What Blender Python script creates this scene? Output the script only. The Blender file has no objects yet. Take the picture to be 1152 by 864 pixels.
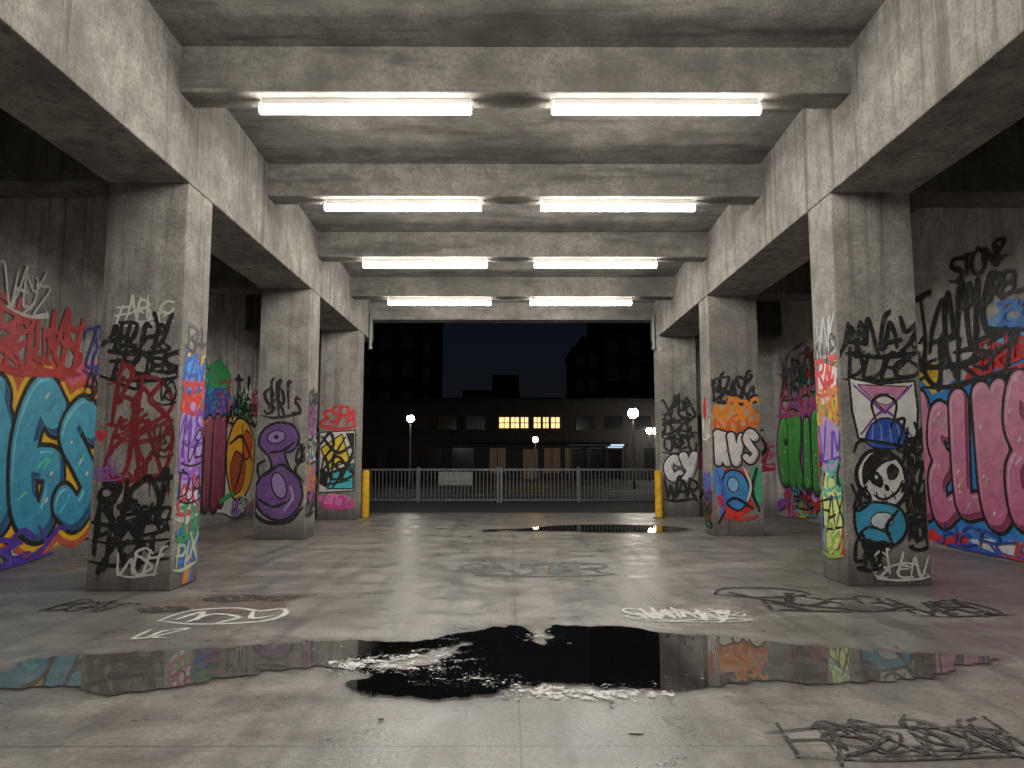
import bpy, bmesh, math, random
import numpy as np
from mathutils import Vector
random.seed(7); np.random.seed(7)
sc=bpy.context.scene
sc.view_settings.view_transform='Standard'; sc.view_settings.look='None'; sc.view_settings.exposure=0

# ------------------------------------------------------------------ node helpers
class N:
    def __init__(s,mat):
        mat.use_nodes=True; s.t=mat.node_tree; s.t.nodes.clear()
    def n(s,typ,**k):
        nd=s.t.nodes.new(typ)
        for a,b in k.items(): setattr(nd,a,b)
        return nd
    def put(s,inp,b):
        if isinstance(b,bpy.types.NodeSocket): s.t.links.new(b,inp)
        else: inp.default_value=b
    def math(s,op,a,b=0.0,c=0.0,clamp=False):
        nd=s.t.nodes.new('ShaderNodeMath'); nd.operation=op; nd.use_clamp=clamp
        s.put(nd.inputs[0],a); s.put(nd.inputs[1],b); s.put(nd.inputs[2],c)
        return nd.outputs[0]
    def mr(s,v,a,b,c=0.0,d=1.0,smooth=True):
        nd=s.t.nodes.new('ShaderNodeMapRange'); nd.interpolation_type='SMOOTHSTEP' if smooth else 'LINEAR'
        s.put(nd.inputs[0],v)
        for i,x in enumerate((a,b,c,d)): s.put(nd.inputs[i+1],x)
        return nd.outputs[0]
    def mix(s,f,a,b,mode='MIX'):
        nd=s.t.nodes.new('ShaderNodeMix'); nd.data_type='RGBA'; nd.blend_type=mode
        s.put(nd.inputs[0],f)
        for i,x in ((6,a),(7,b)):
            if isinstance(x,tuple) and len(x)==3: x=x+(1,)
            s.put(nd.inputs[i],x)
        return nd.outputs[2]
    def noise(s,vec,scale,detail=4,rough=0.55,dist=0.0):
        nd=s.t.nodes.new('ShaderNodeTexNoise'); s.t.links.new(vec,nd.inputs['Vector'])
        nd.inputs['Scale'].default_value=scale; nd.inputs['Detail'].default_value=detail
        nd.inputs['Roughness'].default_value=rough; nd.inputs['Distortion'].default_value=dist
        return nd.outputs['Fac']
    def mapping(s,vec,scale=(1,1,1),loc=(0,0,0)):
        nd=s.t.nodes.new('ShaderNodeMapping'); s.t.links.new(vec,nd.inputs['Vector'])
        nd.inputs['Scale'].default_value=scale; nd.inputs['Location'].default_value=loc
        return nd.outputs[0]
    def out(s,sh):
        o=s.t.nodes.new('ShaderNodeOutputMaterial'); s.t.links.new(sh,o.inputs[0])

def simple(name,col,rough=0.6,metal=0.0,emit=None,es=0.0,nz=0.15):
    m=bpy.data.materials.new(name); g=N(m)
    p=g.n('ShaderNodeBsdfPrincipled')
    if nz:
        tc=g.n('ShaderNodeTexCoord').outputs['Object']
        f=g.noise(tc,6.0,3)
        c=g.mix(g.mr(f,.3,.7),tuple(x*(1-nz) for x in col),tuple(min(1,x*(1+nz)) for x in col))
        g.put(p.inputs['Base Color'],c)
    else: p.inputs['Base Color'].default_value=col+(1,)
    p.inputs['Roughness'].default_value=rough; p.inputs['Metallic'].default_value=metal
    if emit:
        p.inputs['Emission Color'].default_value=emit+(1,); p.inputs['Emission Strength'].default_value=es
    g.out(p.outputs[0]); return m

def concrete(name,base,dark,streak=1.0,lines=True,axis='z',bump=False):
    m=bpy.data.materials.new(name); g=N(m)
    tc=g.n('ShaderNodeTexCoord').outputs['Object']
    n1=g.noise(tc,.6,2,.62); n2=g.noise(tc,2.6,4,.74); n3=g.noise(tc,24,2,.78)
    n4=g.noise(g.mapping(tc,(5,5,.2) if axis=='z' else (.35,2.6,2.6)),1.3,3,.7)
    c=g.mix(g.mr(n2,.3,.72),tuple(x*.68 for x in base),tuple(min(1,x*1.22) for x in base))
    c=g.mix(g.math('MULTIPLY',g.mr(n1,.42,.66),.55),c,dark)
    c=g.mix(g.math('MULTIPLY',g.mr(n4,.5,.70),.6*streak),c,tuple(x*.62 for x in dark))
    c=g.mix(g.math('MULTIPLY',g.mr(n4,.42,.25),.35*streak),c,tuple(min(1,x*1.4) for x in base))
    c=g.mix(g.mr(n3,.35,.68,.0,.45),c,tuple(x*.42 for x in base))
    sep=g.n('ShaderNodeSeparateXYZ'); g.put(sep.inputs[0],tc)
    if lines:
        v=g.n('ShaderNodeTexVoronoi'); g.put(v.inputs['Vector'],tc); v.inputs['Scale'].default_value=9
        hole=g.math('MULTIPLY',g.mr(v.outputs['Distance'],.07,.12,1,0),g.mr(n2,.48,.56))
        c=g.mix(g.math('MULTIPLY',hole,.6),c,tuple(x*.35 for x in dark))
        zz=g.math('ABSOLUTE',g.math('SUBTRACT',g.math('MODULO',g.math('ADD',sep.outputs[2],.02),1.22),.61))
        ln=g.math('MULTIPLY',g.mr(zz,.0,.014,1,0),g.mr(n2,.35,.6,.1,.8))
        c=g.mix(g.math('MULTIPLY',ln,.5),c,dark)
        grime=g.math('MULTIPLY',g.mr(g.math('ADD',sep.outputs[2],g.math('MULTIPLY',n2,-.7)),-.3,.2,1,0),.65)
        c=g.mix(grime,c,tuple(x*.45 for x in dark))
    p=g.n('ShaderNodeBsdfDiffuse'); g.put(p.inputs['Color'],c); p.inputs['Roughness'].default_value=.4
    if bump:
        b=g.n('ShaderNodeBump'); b.inputs['Strength'].default_value=.5; b.inputs['Distance'].default_value=.02
        g.put(b.inputs['Height'],g.noise(tc,11,2,.85)); g.put(p.inputs['Normal'],b.outputs[0])
    g.out(p.outputs[0]); return m

M_col=concrete('column_concrete',(.375,.352,.32),(.155,.143,.128),bump=True)
M_beam=concrete('beam_concrete',(.35,.329,.299),(.13,.12,.107),lines=False,bump=True)
M_tbeam=concrete('cross_beam_concrete',(.33,.31,.281),(.125,.115,.102),lines=False,axis='x')
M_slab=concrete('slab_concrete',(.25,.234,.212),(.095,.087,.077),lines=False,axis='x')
M_wallL=concrete('left_wall_concrete',(.53,.50,.465),(.21,.195,.178),1.25)
M_wallR=concrete('right_wall_concrete',(.70,.67,.63),(.34,.32,.29),.75)
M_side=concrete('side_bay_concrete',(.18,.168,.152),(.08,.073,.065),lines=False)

def floor_mat():
    m=bpy.data.materials.new('floor_concrete'); g=N(m)
    tc=g.n('ShaderNodeTexCoord').outputs['Object']
    n1=g.noise(tc,.35,3,.65); n2=g.noise(tc,1.7,4,.75); n3=g.noise(tc,26,3,.8); n5=g.noise(tc,90,1,.7)
    base=(.262,.245,.219)
    c=g.mix(g.mr(n2,.33,.68),tuple(x*.7 for x in base),tuple(x*1.22 for x in base))
    c=g.mix(g.math('MULTIPLY',g.mr(n1,.44,.64),.6),c,(.105,.096,.084))
    c=g.mix(g.mr(n3,.38,.7,0,.62),c,tuple(x*.4 for x in base))
    c=g.mix(g.mr(n5,.55,.75,0,.5),c,(.46,.43,.395))
    ty=g.noise(g.mapping(tc,(2.2,.12,1)),1.6,2,.6)
    c=g.mix(g.mr(ty,.50,.70,0,.5),c,(.08,.073,.066))
    v=g.n('ShaderNodeTexVoronoi'); g.put(v.inputs['Vector'],tc); v.inputs['Scale'].default_value=2.6
    sp=g.mr(v.outputs['Distance'],.02,.05,1,0)
    c=g.mix(g.math('MULTIPLY',sp,.6),c,(.05,.045,.04))
    sep=g.n('ShaderNodeSeparateXYZ'); g.put(sep.inputs[0],tc)
    X,Y=sep.outputs[0],sep.outputs[1]
    wob=g.math('MULTIPLY',g.math('SUBTRACT',n3,.5),.012)
    js=None
    for x0 in (-3.78,.06,3.93):
        j=g.mr(g.math('ABSOLUTE',g.math('ADD',g.math('SUBTRACT',X,x0),wob)),.002,.010,1,0)
        js=j if js is None else g.math('MAXIMUM',js,j)
    ym=g.math('ABSOLUTE',g.math('SUBTRACT',g.math('MODULO',g.math('ADD',Y,21.0-4.2+2.6),5.22),2.6))
    j=g.mr(g.math('ADD',ym,wob),.003,.013,1,0); js=g.math('MAXIMUM',js,j)
    c=g.mix(g.math('MULTIPLY',js,.6),c,(.05,.045,.04))
    b=g.n('ShaderNodeBump'); b.inputs['Strength'].default_value=.3; b.inputs['Distance'].default_value=.01
    g.put(b.inputs['Height'],g.noise(tc,22,2,.85))
    p=g.n('ShaderNodeBsdfPrincipled'); g.put(p.inputs['Base Color'],c)
    g.put(p.inputs['Roughness'],g.mr(n2,.3,.7,.26,.52)); g.put(p.inputs['Normal'],b.outputs[0])
    g.out(p.outputs[0]); return m
M_floor=floor_mat()

def paint_mat(name='spray_paint',worn=0.0,rough=.5):
    m=bpy.data.materials.new(name); g=N(m)
    tc=g.n('ShaderNodeTexCoord').outputs['Object']
    a=g.n('ShaderNodeAttribute',attribute_name='Col').outputs['Color']
    n1=g.noise(tc,3.5,3,.68); n2=g.noise(tc,11,4,.78); n3=g.noise(tc,60,1,.7)
    c=g.mix(g.mr(n1,.3,.7),g.mix(1.0,a,(.74,.74,.74),'MULTIPLY'),a)
    c=g.mix(g.mr(n2,.50,.72,0,.16),c,g.mix(.5,a,(.8,.77,.73)))
    wear=g.math('MULTIPLY',g.mr(n2,.60-worn,.67-worn),g.mr(n1,.40-worn,.56-worn))
    c=g.mix(g.math('MULTIPLY',wear,.5+worn*3),c,(.26,.245,.22))
    c=g.mix(g.mr(n3,.62-worn,.72-worn,0,.35+worn*2),c,(.22,.205,.185))
    p=g.n('ShaderNodeBsdfPrincipled'); g.put(p.inputs['Base Color'],c); p.inputs['Roughness'].default_value=rough
    if rough>.7: p.inputs['Specular IOR Level'].default_value=.15
    g.out(p.outputs[0]); return m
M_paint=paint_mat(); M_fpaint=paint_mat('worn_floor_paint',.06,.9)

# ------------------------------------------------------------------ mesh helpers
def link(ob,parent=None):
    sc.collection.objects.link(ob)
    if parent is not None: ob.parent=parent
    return ob
def empty(name,loc=(0,0,0)):
    e=bpy.data.objects.new(name,None); e.location=loc; e.empty_display_size=.2
    return link(e)
def mesh_obj(name,verts,faces,mat,parent=None,bevel=0,seg=2):
    me=bpy.data.meshes.new(name); me.from_pydata(verts,[],faces); me.update()
    bm=bmesh.new(); bm.from_mesh(me); bmesh.ops.recalc_face_normals(bm,faces=bm.faces)
    if bevel: bmesh.ops.bevel(bm,geom=bm.edges[:],offset=bevel,segments=seg,affect='EDGES',profile=.6)
    bm.to_mesh(me); bm.free()
    me.materials.append(mat)
    return link(bpy.data.objects.new(name,me),parent)
def box(name,x0,x1,y0,y1,z0,z1,mat,parent=None,bevel=0,z0b=None,z1b=None):
    z0b=z0 if z0b is None else z0b; z1b=z1 if z1b is None else z1b
    v=[(x0,y0,z0),(x1,y0,z0),(x1,y1,z0b),(x0,y1,z0b),(x0,y0,z1),(x1,y0,z1),(x1,y1,z1b),(x0,y1,z1b)]
    f=[(0,3,2,1),(4,5,6,7),(0,1,5,4),(1,2,6,5),(2,3,7,6),(3,0,4,7)]
    return mesh_obj(name,v,f,mat,parent,bevel)
def multibox(name,boxes,mat,parent=None):
    v=[];f=[]
    for (x0,x1,y0,y1,z0,z1) in boxes:
        b=len(v)
        v+=[(x0,y0,z0),(x1,y0,z0),(x1,y1,z0),(x0,y1,z0),(x0,y0,z1),(x1,y0,z1),(x1,y1,z1),(x0,y1,z1)]
        f+=[tuple(b+i for i in q) for q in [(0,3,2,1),(4,5,6,7),(0,1,5,4),(1,2,6,5),(2,3,7,6),(3,0,4,7)]]
    return mesh_obj(name,v,f,mat,parent)
def tube(name,p0,p1,r,mat,parent=None,n=16,r2=None,caps=True):
    p0=Vector(p0);p1=Vector(p1); d=(p1-p0).normalized()
    a=d.orthogonal().normalized(); b=d.cross(a); r2=r if r2 is None else r2
    v=[];f=[]
    for p,rr in ((p0,r),(p1,r2)):
        for i in range(n):
            t=2*math.pi*i/n; v.append(tuple(p+a*math.cos(t)*rr+b*math.sin(t)*rr))
    for i in range(n): f.append((i,(i+1)%n,n+(i+1)%n,n+i))
    if caps: f.append(tuple(range(n))[::-1]); f.append(tuple(range(n,2*n)))
    return mesh_obj(name,v,f,mat,parent)
def sphere(name,c,r,mat,parent=None,sz=1.0,us=20,vs=12):
    bm=bmesh.new(); bmesh.ops.create_uvsphere(bm,u_segments=us,v_segments=vs,radius=r)
    for v in bm.verts: v.co=Vector((v.co.x+c[0],v.co.y+c[1],v.co.z*sz+c[2]))
    me=bpy.data.meshes.new(name); bm.to_mesh(me); bm.free(); me.materials.append(mat)
    for p in me.polygons: p.use_smooth=True
    return link(bpy.data.objects.new(name,me),parent)

# ------------------------------------------------------------------ structure
XLi,XLo,XRi,XRo=-3.9,-4.9,4.05,5.08
WL,WR=-6.9,7.45
YB,YE=-9.0,20.95
SOF=4.87
zc=lambda y:6.75-.042*y
zb=lambda y:6.12-.034*y
cols_left=[(-7.2),(-2.0),(3.3),8.74,14.33,19.0]
cols_right=[(-7.2),(-2.0),(3.5),9.05,14.9,19.9]
for y in cols_left: box('concrete_column',XLo+.012,XLi-.012,y,y+.74,0,SOF,M_col,bevel=.02)
for y in cols_right: box('concrete_column',XRi+.012,XRo-.012,y,y+.72,0,SOF,M_col,bevel=.02)
box('concrete_girder',XLo,XLi,YB,YE-.02,SOF,7.3,M_beam,bevel=.02)
box('concrete_girder',XRi,XRo,YB,YE-.02,SOF,7.3,M_beam,bevel=.02)
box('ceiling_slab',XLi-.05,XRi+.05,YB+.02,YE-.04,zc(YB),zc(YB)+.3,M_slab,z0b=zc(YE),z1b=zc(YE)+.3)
beams=[8.35+3.17*i for i in range(-5,4)]
for y in beams:
    box('ceiling_beam',XLi-.05,XRi+.05,y,y+.42,zb(y),zc(y)+.1,M_tbeam,bevel=.02,z0b=zb(y),z1b=zc(y)+.1)
box('edge_beam',XLi-.05,XRi+.05,20.4,YE-.03,5.42,6.3,M_tbeam,bevel=.02)
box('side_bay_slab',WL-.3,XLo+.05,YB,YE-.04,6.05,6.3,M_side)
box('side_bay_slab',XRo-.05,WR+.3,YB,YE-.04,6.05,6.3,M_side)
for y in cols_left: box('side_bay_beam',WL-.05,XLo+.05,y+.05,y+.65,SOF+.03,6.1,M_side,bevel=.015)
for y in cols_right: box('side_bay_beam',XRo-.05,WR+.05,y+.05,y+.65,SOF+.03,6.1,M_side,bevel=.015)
box('concrete_wall',WL-.3,WL,YB,YE,0,6.2,M_wallL)
box('concrete_wall',WR,WR+.3,YB,YE,0,6.2,M_wallR)
box('concrete_end_wall',WL,XLo+.1,YE-.25,YE-.01,0,6.06,M_wallL)
box('concrete_end_wall',XRo-.1,WR,YE-.25,YE-.01,0,6.06,M_wallR)
mesh_obj('concrete_floor',[(WL,YB,0),(WR,YB,0),(WR,YE+.6,0),(WL,YE+.6,0)],[(0,1,2,3)],M_floor)
M_asph=simple('asphalt',(.045,.044,.043),.8,nz=.35)
mesh_obj('ground',[(-600,-600,-.02),(600,-600,-.02),(600,600,-.02),(-600,600,-.02)],[(0,1,2,3)],M_asph)
M_kerb=simple('kerb_stone',(.16,.155,.15),.8)
box('kerb',-40,40,30.5,30.7,-.02,.11,M_kerb,bevel=.01)
M_pave=simple('paving',(.08,.078,.074),.8,nz=.3)
box('pavement',-40,40,27.8,30.49,-.02,.09,M_pave)
M_line=simple('road_paint',(.5,.5,.47),.6)
multibox('road_marking',[(x,x+2.2,37,37.12,-.016,-.012) for x in np.arange(-30,30,5.0)],M_line)

# ------------------------------------------------------------------ fluorescent lights
M_tube=simple('lit_tube',(.9,.9,.88),.4,emit=(1.0,.962,.905),es=62.0,nz=0)
M_house=simple('fixture_white_metal',(.6,.59,.56),.4,nz=0)
for y in beams[2:]:
    for (xa,xb) in ((-3.02,-.45),(.5,3.04)):
        e=empty('fluorescent_light')
        yc=y+.2; z=zb(y)
        box('housing',xa+.04,xb-.04,yc-.045,yc+.045,z-.075,z-.001,M_house,e,bevel=.006)
        tube('tube',(xa+.02,yc,z-.13),(xb-.02,yc,z-.13),.052,M_tube,e,8,caps=False)
        box('end_cap',xa-.005,xa+.02,yc-.04,yc+.04,z-.17,z-.05,M_house,e,bevel=.006)
        box('end_cap',xb-.02,xb+.005,yc-.04,yc+.04,z-.17,z-.05,M_house,e,bevel=.006)

# ------------------------------------------------------------------ graffiti engine
def catmull(P,n=7):
    P=[np.array(p,float) for p in P]
    if len(P)<3: return [P[0]+(P[-1]-P[0])*t for t in np.linspace(0,1,4)]
    Q=[2*P[0]-P[1]]+P+[2*P[-1]-P[-2]]; o=[]
    for i in range(1,len(Q)-2):
        p0,p1,p2,p3=Q[i-1:i+3]
        for t in np.linspace(0,1,n,endpoint=False):
            o.append(.5*((2*p1)+(-p0+p2)*t+(2*p0-5*p1+4*p2-p3)*t*t+(-p0+3*p1-3*p2+p3)*t**3))
    o.append(P[-1]); return o
def closed(P,n=7):
    P=[np.array(p,float) for p in P]; L=len(P); o=[]
    for i in range(L):
        p0,p1,p2,p3=P[i-1],P[i],P[(i+1)%L],P[(i+2)%L]
        for t in np.linspace(0,1,n,endpoint=False):
            o.append(.5*((2*p1)+(-p0+p2)*t+(2*p0-5*p1+4*p2-p3)*t*t+(-p0+3*p1-3*p2+p3)*t**3))
    return o
def ell(cx,cy,rx,ry,rot=0,n=28,wob=0,seed=0):
    r=random.Random(seed); ph=[r.uniform(0,6.28) for _ in range(4)]; o=[]
    for i in range(n):
        t=2*math.pi*i/n; k=1+wob*(math.sin(3*t+ph[0])+.7*math.sin(5*t+ph[1])+.5*math.sin(8*t+ph[2]))
        x=math.cos(t)*rx*k; y=math.sin(t)*ry*k
        o.append((cx+x*math.cos(rot)-y*math.sin(rot),cy+x*math.sin(rot)+y*math.cos(rot)))
    return o
def poly_sdf(P,U,V):
    D=np.full(U.shape,1e3); ins=np.zeros(U.shape,bool); L=len(P)
    for i in range(L):
        x0,y0=P[i]; x1,y1=P[(i+1)%L]
        dx,dy=x1-x0,y1-y0; l2=dx*dx+dy*dy+1e-12
        t=np.clip(((U-x0)*dx+(V-y0)*dy)/l2,0,1)
        D=np.minimum(D,np.hypot(U-x0-t*dx,V-y0-t*dy))
        if y0!=y1:
            c=((y0>V)!=(y1>V)); xi=x0+(V-y0)*dx/(dy if dy else 1e-9)
            ins^=(c&(U<xi))
    return np.where(ins,-D,D)
def march(us,vs,F,iso,merge=True):
    out_v=[];out_f=[]
    G=F-iso; I=G<0
    c=I[:-1,:-1].astype(int)+I[:-1,1:]+I[1:,1:]+I[1:,:-1]
    full=c==4; part=(c>0)&(c<4)
    for j in range(full.shape[0]):
        row=full[j]
        if not row.any(): continue
        if merge:
            d=np.diff(np.concatenate(([0],row.astype(int),[0])))
            st=np.nonzero(d==1)[0]; en=np.nonzero(d==-1)[0]
        else:
            st=np.nonzero(row)[0]; en=st+1
        for a,b in zip(st,en):
            k=len(out_v)
            out_v+=[(us[a],vs[j]),(us[b],vs[j]),(us[b],vs[j+1]),(us[a],vs[j+1])]
            out_f.append((k,k+1,k+2,k+3))
    for j,i in zip(*np.nonzero(part)):
        cs=[(i,j),(i+1,j),(i+1,j+1),(i,j+1)]; poly=[]
        for q in range(4):
            a=cs[q]; b=cs[(q+1)%4]; ga=G[a[1],a[0]]; gb=G[b[1],b[0]]
            if ga<0: poly.append((us[a[0]],vs[a[1]]))
            if (ga<0)!=(gb<0):
                t=ga/(ga-gb); poly.append((us[a[0]]+(us[b[0]]-us[a[0]])*t,vs[a[1]]+(vs[b[1]]-vs[a[1]])*t))
        if len(poly)>=3:
            k=len(out_v); out_v+=poly; out_f.append(tuple(range(k,k+len(poly))))
    return out_v,out_f

class Surf:
    def __init__(s,name,o,u,v,n,bounds,res=.01,step=.0003,mat=None):
        s.name=name; s.o=np.array(o,float); s.u=np.array(u,float); s.v=np.array(v,float); s.n=np.array(n,float)
        s.b=bounds; s.res=res; s.h=.0025; s.step=step; s.V=[];s.F=[];s.C=[]; s.mat=mat or M_paint
    def grid(s,a,b,c,d):
        a=max(a,s.b[0]);b=min(b,s.b[1]);c=max(c,s.b[2]);d=min(d,s.b[3])
        if b-a<s.res*2 or d-c<s.res*2: return None
        return np.linspace(a,b,max(3,int((b-a)/s.res)+1)),np.linspace(c,d,max(3,int((d-c)/s.res)+1))
    def add(s,us,vs,F,iso,col):
        v,f=march(us,vs,F,iso)
        if not f: return
        s.h+=s.step
        A=np.array(v); P=s.o+np.outer(A[:,0],s.u)+np.outer(A[:,1],s.v)+s.n*s.h
        if isinstance(col[0],tuple):
            t=np.clip((A[:,1]-vs[0])/(vs[-1]-vs[0]),0,1)[:,None]
            C=np.array(col[0])*(1-t)+np.array(col[1])*t
        else: C=np.tile(np.array(col),(len(A),1))
        k=len(s.V); s.V+=P.tolist(); s.F+=[tuple(k+i for i in q) for q in f]; s.C+=C.tolist()
    def field(s,segs,us,vs,m):
        F=np.full((len(vs),len(us)),1.0)
        for (x0,y0,r0,x1,y1,r1) in segs:
            R=max(r0,r1)+m
            i0=np.searchsorted(us,min(x0,x1)-R); i1=np.searchsorted(us,max(x0,x1)+R)
            j0=np.searchsorted(vs,min(y0,y1)-R); j1=np.searchsorted(vs,max(y0,y1)+R)
            if i1<=i0 or j1<=j0: continue
            U,V=np.meshgrid(us[i0:i1],vs[j0:j1])
            dx,dy=x1-x0,y1-y0; l2=dx*dx+dy*dy+1e-12
            t=np.clip(((U-x0)*dx+(V-y0)*dy)/l2,0,1)
            D=np.hypot(U-x0-t*dx,V-y0-t*dy)-(r0+(r1-r0)*t)
            F[j0:j1,i0:i1]=np.minimum(F[j0:j1,i0:i1],D)
        U,V=np.meshgrid(us,vs)   # uneven spray edge
        return F+.0018*np.sin(U*71+np.sin(V*43)*2)*np.sin(V*83+np.sin(U*37)*2)+.001*np.sin(U*151+V*97)
    def segs(s,strokes):
        o=[]
        for P,r in strokes:
            L=len(P)
            rr=r if hasattr(r,'__len__') else [r]*L
            for i in range(L-1): o.append((P[i][0],P[i][1],rr[i],P[i+1][0],P[i+1][1],rr[i+1]))
        return o
    def strokes(s,st,layers):
        sg=s.segs(st)
        if not sg: return
        m=max(l[0] for l in layers)+.02
        xs=[q[0] for q in sg]+[q[3] for q in sg]; ys=[q[1] for q in sg]+[q[4] for q in sg]; R=max(q[2] for q in sg)+m
        g=s.grid(min(xs)-R,max(xs)+R,min(ys)-R,max(ys)+R)
        if g is None: return
        F=s.field(sg,g[0],g[1],m+.02)
        for iso,col in layers: s.add(g[0],g[1],F,iso,col)
    def line(s,pts,r,col,smooth=True,taper=True):
        P=catmull(pts) if smooth else [np.array(p,float) for p in pts]
        L=len(P)
        rr=[r*(.45+.65*math.sin(math.pi*(i+.6)/(L+.2))**.5) for i in range(L)] if taper else r
        s.strokes([(P,rr)],[(0,col)])
    def blob(s,P,col,out=None,ow=.02,smooth=True):
        if smooth: P=closed(P,5)
        xs=[p[0] for p in P]; ys=[p[1] for p in P]; m=ow+.02
        g=s.grid(min(xs)-m,max(xs)+m,min(ys)-m,max(ys)+m)
        if g is None: return
        U,V=np.meshgrid(*g); F=poly_sdf(P,U,V)+.003*np.sin(U*53+np.sin(V*31)*2)*np.sin(V*61)
        if out is not None: s.add(g[0],g[1],F,ow,out)
        s.add(g[0],g[1],F,0,col)
    def done(s):
        if not s.F: return
        me=bpy.data.meshes.new(s.name); me.from_pydata(s.V,[],s.F); me.update()
        at=me.color_attributes.new('Col','FLOAT_COLOR','POINT')
        C=np.ones((len(s.V),4),np.float32); C[:,:3]=np.array(s.C); at.data.foreach_set('color',C.ravel())
        me.materials.append(s.mat); link(bpy.data.objects.new(s.name,me))

GL={
'A':[[(0,0),(.2,.5),(.45,1),(.65,.55),(.85,0)],[(.05,.32),(.9,.42)]],
'B':[[(.1,0),(.12,.5),(.1,1)],[(.0,.95),(.55,1),(.75,.75),(.2,.53)],[(.2,.53),(.85,.45),(.8,.08),(.0,.02)]],
'C':[[(.9,.8),(.5,1),(.1,.65),(.15,.2),(.5,0),(.95,.2)]],
'D':[[(.1,0),(.1,1)],[(.0,1),(.7,.9),(.9,.45),(.6,.05),(.0,0)]],
'E':[[(.9,.9),(.4,1),(.15,.75),(.55,.52)],[(.55,.52),(.05,.35),(.25,.02),(.95,.1)]],
'F':[[(.2,0),(.2,1)],[(.0,.95),(.95,1)],[(.2,.5),(.75,.55)]],
'G':[[(.9,.85),(.5,1),(.1,.65),(.15,.15),(.6,0),(.9,.2),(.9,.45),(.55,.45)]],
'H':[[(.1,0),(.15,1)],[(.8,0),(.85,1)],[(.1,.45),(.85,.55)]],
'I':[[(.45,0),(.5,1)]],
'J':[[(.2,1),(.9,1)],[(.6,1),(.65,.3),(.4,0),(.05,.2)]],
'K':[[(.12,0),(.12,1)],[(.85,1),(.15,.5),(.9,0)]],
'L':[[(.2,1),(.12,.4),(.2,.04),(.9,.05)]],
'M':[[(.0,0),(.15,1),(.45,.35),(.75,1),(.95,0)]],
'N':[[(.05,0),(.1,1),(.8,.05),(.85,1)]],
'O':[[(.5,1),(.08,.6),(.2,.08),(.7,.05),(.92,.5),(.5,1)]],
'P':[[(.12,0),(.12,1)],[(.0,1),(.8,.95),(.8,.5),(.15,.45)]],
'R':[[(.1,0),(.1,1)],[(.0,1),(.8,.9),(.65,.5),(.15,.5)],[(.3,.5),(.9,0)]],
'S':[[(.9,.85),(.5,1),(.12,.78),(.5,.5),(.88,.25),(.5,0),(.05,.12)]],
'T':[[(.0,.95),(1,1)],[(.5,1),(.45,0)]],
'U':[[(.08,1),(.1,.2),(.45,0),(.85,.2),(.88,1)]],
'V':[[(.0,1),(.4,0),(.9,1)]],
'W':[[(.0,1),(.2,0),(.5,.65),(.75,0),(1,1)]],
'X':[[(.0,0),(.95,1)],[(.05,1),(.9,0)]],
'Y':[[(.0,1),(.4,.5),(.85,1)],[(.85,1),(.5,.2),(.1,-.1)]],
'Z':[[(.0,.95),(.9,1),(.1,.05),(.95,.0)]],
}
BK=(.012,.011,.011); WH=(.82,.80,.76)
def tag(S,text,u0,v0,w,h,col,r=.018,seed=0,slant=.15,rise=0.0,flour=True,drips=2,jit=.11,halo=None):
    R=random.Random(seed*131+len(text)*7+3); n=len(text); lw=w/n; st=[]
    for k,ch in enumerate(text):
        sx=lw*R.uniform(1.15,1.6); sy=h*R.uniform(.8,1.25); ox=u0+k*lw+R.uniform(-.12,.05)*lw; oy=v0+rise*k/n+R.uniform(-.12,.12)*h
        rot=R.uniform(-.2,.2)
        for p in GL[ch]:
            Q=[]
            for (x,y) in p:
                x+=R.uniform(-jit,jit); y+=R.uniform(-jit,jit)*.8
                X=(x+slant*y)*sx; Y=y*sy
                Q.append((ox+X*math.cos(rot)-Y*math.sin(rot)*.6,oy+Y*math.cos(rot)+X*math.sin(rot)*.6))
            q=R.random()
            if q<.4: Q.append((Q[-1][0]+R.uniform(.15,.55)*lw,Q[-1][1]+R.uniform(-.15,.35)*h))
            elif q<.6: Q.insert(0,(Q[0][0]-R.uniform(.15,.5)*lw,Q[0][1]+R.uniform(-.3,.15)*h))
            C=catmull(Q); L=len(C); ph=R.uniform(0,6)
            st.append((C,[r*(.55+.55*math.sin(math.pi*(i+.7)/(L+.4))**.6+.12*math.sin(i*.5+ph)) for i in range(L)]))
    if flour:
        q=R.random(); y=v0-.12*h
        if q<.55: C=catmull([(u0-.05*w,y+.05*h),(u0+.3*w,y-.06*h),(u0+.75*w,y+.04*h),(u0+1.05*w,y+.12*h)])
        else: C=catmull([(u0+w,v0+h*.2),(u0+w*1.08,v0-.05*h),(u0+.6*w,y-.1*h),(u0+.1*w,y),(u0+.3*w,y+.08*h)])
        L=len(C); st.append((C,[r*(.3+.7*math.sin(math.pi*(i+.5)/(L))) for i in range(L)]))
    for d in range(drips):
        P=R.choice(st)[0]; p=P[R.randrange(len(P))]; l=R.uniform(.05,.28)
        st.append(([(p[0],p[1]),(p[0]+R.uniform(-.004,.004),p[1]-l)],[r*.3,r*.16]))
    L=[(0,col)]
    if halo: L=[(halo[0],halo[1])]+L
    S.strokes(st,L)
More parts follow.
